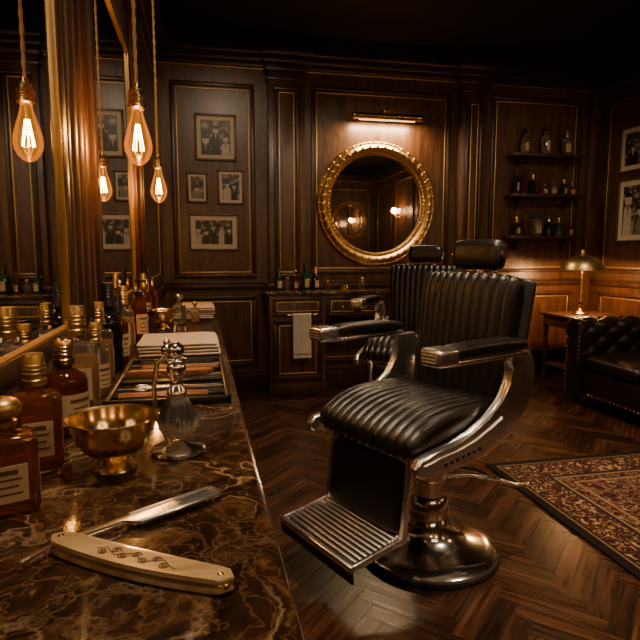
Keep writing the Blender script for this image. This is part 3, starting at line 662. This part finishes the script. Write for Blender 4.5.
# ------------------------------------------------------------------ barber chairs
def mkchair(name,loc,rz_):
    root=bpy.data.objects.new(name,None); bpy.context.collection.objects.link(root)
    b=B()
    b.lathe([(0,0),(.280,0),(.286,.008),(.283,.022),(.270,.028)],RUBBER,None,64)
    b.lathe([(.276,.012),(.276,.030),(.262,.040),(.225,.048),(.165,.062),(.125,.082),(.102,.108),(.094,.14),(0,.14)],CHROME,None,72)
    b.lathe([(0,.13),(.076,.13),(.080,.14),(.080,.23),(.070,.245),(.062,.25),(.062,.31),(.072,.32),(.072,.345),(.060,.355),(.057,.46),(0,.46)],CHROME,None,40)
    b.tube([(-.05,.04,.32),(-.12,.10,.33),(-.22,.17,.31),(-.30,.20,.275),(-.36,.21,.27)],[.009,.009,.008,.008,.010],CHROME)
    b.tube([(-.05,.05,.36),(-.10,.14,.37),(-.12,.24,.36)],.007,CHROME)
    b.obj("base",parent=root)
    b=B()
    b.box((.04,0,.475),(.42,.36,.045),BLACK,.01); b.box((.06,0,.515),(.52,.50,.035),STEEL,.008)
    b.cushion(.60,.545,.140,LEATHER,T(.075,0,.605),ribs=13,h=.010,e=3.2,ew=12,nt=56,bend=lambda x,y,z:(x+.012*(1-(y/.27)**2)*(1 if x>0 else 0),y,z-(.034*max(0,(x+.02)/.3)**3)+.012*max(0,1-(x/.25)**2)))
    b.obj("seat",parent=root)
    b=B(); Mbk=T(-.195,0,.625)@RY(-8.5)
    b.cushion(.52,.475,.105,LEATHER,Mbk@T(.045,0,.25)@RY(-90),ribs=12,h=.010,e=4.0,ew=8,nt=56,
        bend=lambda x,y,z:(x,y*(1+.06*(x/.28)),z-.045*(1-(y/.25)**2)))
    b.cushion(.505,.505,.045,BLACK,Mbk@T(-.012,0,.252)@RY(-90),e=5,ew=8,bend=lambda x,y,z:(x,y*(1+.05*(x/.28)),z-.035*(1-(y/.25)**2)))
    for s in (1,-1): b.tube([(-.035,s*.05,.43),(-.035,s*.05,.545),(-.02,s*.05,.60)],.008,CHROME,Mbk)
    b.box((-.05,0,.46),(.02,.16,.10),CHROME,.005,Mbk)
    for s in (1,-1): b.box((-.01,s*.262,.05),(.05,.03,.16),CHROME,.008,Mbk)
    b.obj("backrest",parent=root)
    b=B(); b.cushion(.125,.245,.085,LEATHER,Mbk@T(.02,0,.592)@RY(-86),e=3,ew=7,nt=36)
    b.box((-.03,0,.585),(.012,.16,.06),CHROME,.005,Mbk)
    for s in (1,-1): b.tube([(.02,s*.118,.592),(.02,s*.130,.592)],.018,CHROME,Mbk,seg=16)
    b.obj("headrest",parent=root)
    for s,nm in ((1,"armrest_near"),(-1,"armrest_far")):
        b=B(); y=s*.318
        b.cushion(.40,.085,.052,LEATHER,T(.085,y,.895),e=3.5,ew=5,nt=30,bend=lambda x,yy,z:(x,yy,z+.006*math.cos(x*6)))
        b.box((.300,y,.891),(.095,.092,.058),CHROMES,.014,seg=5); b.box((.08,y,.865),(.42,.055,.018),CHROMES,.006)
        for q in range(3): b.box((.348,y,.878+q*.011),(.004,.06,.004),STEEL,.001)
        P=[(-.185,.862),(-.215,.82),(-.222,.77),(-.212,.71),(-.18,.64),(-.12,.575),(-.03,.530),(.06,.508),(.18,.498),(.30,.494),(.365,.494),(.388,.508),(.392,.535),(.370,.562),(.30,.572),(.20,.580),(.11,.598),(.03,.632),(-.04,.685),(-.08,.745),(-.095,.80),(-.085,.835),(-.05,.862)]
        b.prism(P,-.018,.018,CHROMES,T(0,s*.300,0)@RX(90),.011,4)
        Q=[(-.06,.580),(.02,.545),(.10,.528),(.30,.512),(.355,.515),(.360,.542),(.29,.553),(.20,.560),(.11,.577),(.03,.608),(-.03,.640)]
        b.prism(Q,-.004,.004,STEEL,T(0,s*.319,0)@RX(90),.0025)
        for q in range(7): b.box((.095+q*.028,s*.324,.548-.0035*q),(.014,.004,.014),BLACK,.002,rot=(0,.12,0))
        b.tube([(.05,s*.19,.50),(.05,s*.30,.53)],.014,CHROME)
        b.obj(nm,parent=root)
    b=B()
    Ml=T(.320,0,.515)@RY(-6)
    for s in (1,-1):
        b.box((.0,s*.215,-.135),(.022,.024,.30),CHROMES,.006,Ml)
        b.tube([(.0,s*.19,-.27),(.03,s*.19,-.285),(.06,s*.19,-.285)],.009,CHROME,Ml)
        b.tube([(-.02,s*.20,-.02),(-.12,s*.17,-.03),(-.18,s*.1,-.03)],.010,CHROME,Ml)
    b.box((0,0,.0),(.02,.44,.02),CHROMES,.006,Ml); b.box((0,0,-.275),(.02,.44,.02),CHROMES,.006,Ml)
    b.cushion(.25,.39,.05,LEATHER,Ml@T(.005,0,-.135)@RY(90),e=6,ew=14,nt=30)
    b.obj("leg_rest",parent=root)
    b=B(); Mp=T(.340,0,.235)@RY(8); hw=.220; pl_=.238
    b.box((pl_/2,0,0),(pl_-.01,2*hw-.02,.018),BLACK,.006,Mp)
    for a,c2 in (((.0,-hw,-.006),(pl_,-hw+.013,.018)),((.0,hw-.013,-.006),(pl_,hw,.018)),((pl_-.018,-hw,-.006),(pl_,hw,.020)),((0,-hw,-.006),(.014,hw,.018))): b.bx(a,c2,CHROMES,.005,Mp)
    for q in range(9): b.bx((.020+q*.0218,-hw+.017,.008),(.032+q*.0218,hw-.017,.018),STEEL,.003,Mp)
    b.bx((pl_-.01,-hw,-.045),(pl_,hw,0),BLACK,.004,Mp)
    b.obj("footrest",parent=root)
    root.location=loc; root.rotation_euler=(0,0,math.radians(rz_)); return root
mkchair("barber_chair",(.89,2.05,0),203)
mkchair("barber_chair",(1.44,3.60,0),235)
# ------------------------------------------------------------------ sofa
def tuft(s,t,ds,dt): 
    a=s/ds; q=t/dt
    return (abs(math.sin(pi*(a+q)/2)*math.sin(pi*(a-q)/2)))**.5
def roll_profile():
    pts=[(0,.36),(0.0,.44),(-.005,.52)]
    c=(.095,.60);r=.105
    for k in range(0,22):
        a=math.radians(200-k*12.5); pts.append((c[0]+r*math.cos(a),c[1]+r*math.sin(a)))
    pts+= [(.165,.48),(.17,.3),(.17,.08)]
    L_=[0]
    for a,b_ in zip(pts,pts[1:]): L_.append(L_[-1]+math.dist(a,b_))
    out=[]
    m=70
    for i in range(m+1):
        d=L_[-1]*i/m
        for j in range(len(L_)-1):
            if L_[j]<=d<=L_[j+1]+1e-9:
                f=(d-L_[j])/(L_[j+1]-L_[j]); out.append((pts[j][0]+f*(pts[j+1][0]-pts[j][0]),pts[j][1]+f*(pts[j+1][1]-pts[j][1]),d)); break
    return out
def tufted(b,u0,u1,M,tl=.48):
    pr=roll_profile(); rows=[]; nu=int((u1-u0)/.012)
    for i in range(nu+1):
        u=u0+(u1-u0)*i/nu; row=[]
        for j,(d,z,s) in enumerate(pr):
            a=pr[max(0,j-1)];c2=pr[min(len(pr)-1,j+1)]; tx,tz=c2[0]-a[0],c2[1]-a[1]; l=math.hypot(tx,tz) or 1; nx,nz=-tz/l,tx/l
            k=.028*(tuft(u-u0,s-.06,.10,.085)-.75)*(1 if s<tl else max(0,1-(s-tl)/.04))
            row.append((u,-(d+nx*k),z+nz*k))
        rows.append(row)
    b.grid(rows,SOFAL,M)
    b.grid([rows[0],[(u0,-.09,.4)]*len(rows[0])],SOFAL,M)
    b.grid([rows[-1],[(u1,-.09,.4)]*len(rows[0])],SOFAL,M)
    for ai in range(0,int((u1-u0)/.10)+1):
        for bi in range(0,6):
            if (ai+bi)%2==0:
                s=.06+bi*.085
                if s>tl or s>pr[-1][2]: continue
                p=min(pr,key=lambda q:abs(q[2]-s)); b.sphere((u0+ai*.10,-(p[0]),p[1]),.009,SOFAL,M,8)
root=bpy.data.objects.new("chesterfield_sofa",None); bpy.context.collection.objects.link(root)
SX0,SY0,SY1=2.92,1.95,4.05
b=B(); Ms=Matrix(((0,-1,0,3.60),(1,0,0,0),(0,0,1,0),(0,0,0,1)))
tufted(b,SY0+.1,SY1-.1,Ms); b.obj("back",parent=root)
b=B()
Ma=Matrix(((1,0,0,0),(0,-1,0,SY1-.20),(0,0,1,0),(0,0,0,1))); tufted(b,SX0+.03,3.66,Ma)
Mb_=Matrix(((1,0,0,0),(0,1,0,SY0+.20),(0,0,1,0),(0,0,0,1))); tufted(b,SX0+.03,3.66,Mb_)
for yy,sg in ((SY1-.20,1),(SY0+.20,-1)):
    pr=[(d,z) for d,z,s in roll_profile()]
    poly=[(yy+sg*d,z) for d,z in pr]+[(yy,.08)]
    b.prism(poly,-.02,.02,SOFAL,T(SX0+.02,0,0)@Matrix(((0,0,1,0),(1,0,0,0),(0,1,0,0),(0,0,0,1))),.008,2)
    for d,z in pr[::2]: b.sphere((SX0-.002,yy+sg*(.085+(d-.085)*.86),z if z<.5 else .60+(z-.60)*.86),.006,BRASSD,None,8)
b.obj("arms",parent=root)
b=B(); b.bx((SX0+.03,SY0+.15,.09),(3.66,SY1-.15,.30),SOFAL,.02)
for k in range(40): b.sphere((SX0+.028,SY0+.25+k*.04,.115),.006,BRASSD,None,8)
for k in range(3):
    y=SY0+.22+(k+.5)*.553; b.cushion(.68,.55,.15,SOFAL,T(SX0+.355,y,.365),e=3.6,ew=9)
for x in (SX0+.08,3.60):
    for y in (SY0+.08,SY1-.08): b.lathe([(0,0),(.018,0),(.026,.03),(.034,.06),(.03,.09),(0,.09)],WOODD,T(x,y,0),16)
b.obj("seat_base",parent=root)
# ------------------------------------------------------------------ side table + lamp
b=B(); x0,x1,y0,y1=3.17,3.80,4.28,4.80; zt=.66
b.bx((x0,y0,zt-.025),(x1,y1,zt),WOODH,.008); b.bx((x0+.03,y0+.03,zt-.12),(x1-.03,y1-.03,zt-.025),WOOD,.004)
for x in (x0+.05,x1-.05):
    for y in (y0+.05,y1-.05): b.lathe([(0,0),(.012,0),(.016,.03),(.012,.05),(.018,.25),(.024,.42),(.018,.46),(.026,.50),(.026,zt-.10),(0,zt-.10)],WOODD,T(x,y,0),16)
b.bx((x0+.05,y0+.05,.16),(x1-.05,y1-.05,.18),WOODH,.004)
b.obj("side_table")
b=B(); lx,ly=3.43,4.55
b.lathe([(0,0),(.075,0),(.078,.01),(.065,.02),(.03,.032),(.014,.05),(.020,.08),(.026,.11),(.016,.14),(.009,.17),(.009,.42),(0,.42)],BRASS,T(lx,ly,zt+.0005),32)
b.lathe([(.185,.40),(.188,.405),(.180,.44),(.155,.485),(.110,.52),(.05,.54),(.014,.546),(.012,.555),(.020,.57),(.012,.59),(0,.60),(0,.58),(.005,.53),(.048,.53),(.106,.512),(.150,.478),(.174,.44),(.182,.40),(.185,.40)],BRASSS,T(lx,ly,zt),48)
b.sphere((lx,ly,zt+.43),.030,LENS)
lo=b.obj("brass_table_lamp")
light("table_lamp_bulb",'POINT',(lx,ly,zt+.36),36,(1,.50,.18),lo,shadow_soft_size=.03)
# ------------------------------------------------------------------ rug
b=B(); hx,hy=.66,1.15; RUG=rugmat(hx,hy); b.bx((-hx,-hy,0),(hx,hy,.010),RUG,.003)
b.obj("persian_rug",(1.58+hx,2.85-hy,.0005))
# ------------------------------------------------------------------ sconces + downlights
def sconce(M,name,e=11):
    b=B(); b.lathe([(0,0),(.05,0),(.05,.012),(0,.02)],BRASSD,M@RX(-90),24)
    for s in (1,-1):
        b.tube([(0,.01,0),(s*.05,.07,-.03),(s*.09,.10,-.01),(s*.10,.10,.03)],.007,BRASSD,M)
        b.lathe([(.02,.03),(.035,.05),(.045,.12),(.04,.13),(0,.13)],SHADEE,M@T(s*.10,.10,0),20)
    o=b.obj(name); p=M@Vector((0,.16,.10)); light("sconce_glow",'POINT',p,e,(1,.55,.25),o,shadow_soft_size=.05)
sconce(MR@T(-.55,0,1.95),"wall_sconce"); sconce(MF@T(1.95,0,1.95),"wall_sconce"); sconce(MR@T(1.42,0,1.95),"wall_sconce",9); sconce(MF@T(.4,0,1.95),"wall_sconce")
# unseen globe cluster added behind the camera to give the chrome highlights
b=B(); cx,cy,cz=1.3,-.5,2.25
b.tube([(cx,cy,ZC),(cx,cy,cz)],.010,BRASS); b.sphere((cx,cy,cz),.05,BRASS,None,20); b.lathe([(0,0),(.07,0),(.07,-.02),(0,-.04)],BRASS,T(cx,cy,ZC),24)
for k in range(6):
    a=k*pi/3; ex,ey=cx+.42*math.cos(a),cy+.42*math.sin(a)
    b.tube([(cx,cy,cz),(cx+.2*math.cos(a),cy+.2*math.sin(a),cz-.06),(ex,ey,cz-.02),(ex,ey,cz+.04)],.008,BRASS); b.sphere((ex,ey,cz+.12),.085,HLGLOBE,None,20)
b.obj("added_highlight_globes")
def down(x,y,e,ang,tx,ty,tz=0,col=(1,.74,.48),s=.07):
    b=B(); b.lathe([(.035,-.002),(.06,-.004),(.062,0),(.035,0)],BRASSD,T(x,y,ZC),24); b.lathe([(0,-.001),(.036,-.001),(.036,0),(0,0)],LENS,T(x,y,ZC),24)
    o=b.obj("ceiling_downlight"); d=Vector((tx-x,ty-y,tz-ZC)); q=d.to_track_quat('-Z','Y').to_euler()
    light("downlight_beam",'SPOT',(x,y,ZC-.03),e,col,o,q,spot_size=math.radians(ang),spot_blend=.8,shadow_soft_size=s)
down(.60,1.2,230,62,1.05,2.2,.3); down(1.6,2.4,230,72,1.4,3.0); down(.1,.75,100,85,-.12,.95,.9); down(2.6,2.5,120,75,2.9,3.4)
down(.3,2.6,70,56,.25,5.05,1.7); down(1.3,2.6,65,56,1.6,5.05,1.3); down(2.5,2.6,75,52,3.2,5.05,1.6); down(2.2,.9,150,75,2.1,1.9); down(.05,2.3,50,90,-.1,2.4,.9)
w=bpy.data.worlds.new("world"); bpy.context.scene.world=w; w.use_nodes=True
w.node_tree.nodes["Background"].inputs[0].default_value=(.9,.6,.4,1); w.node_tree.nodes["Background"].inputs[1].default_value=.01
# ------------------------------------------------------------------ camera
wa=math.radians(12.0);pa=math.radians(6.82)
sw,cw,sp,cp=math.sin(wa),math.cos(wa),math.sin(pa),math.cos(pa)
F=(sw*cp,cw*cp,-sp);R=(cw,-sw,0);U=(sw*sp,cw*sp,cp)
cd=bpy.data.cameras.new("camera"); cd.lens=31.5; cd.sensor_width=36; cd.clip_start=.02
co=bpy.data.objects.new("camera",cd); bpy.context.collection.objects.link(co)
co.matrix_world=Matrix(((R[0],U[0],-F[0],0),(R[1],U[1],-F[1],0),(R[2],U[2],-F[2],1.22),(0,0,0,1)))
bpy.context.scene.camera=co
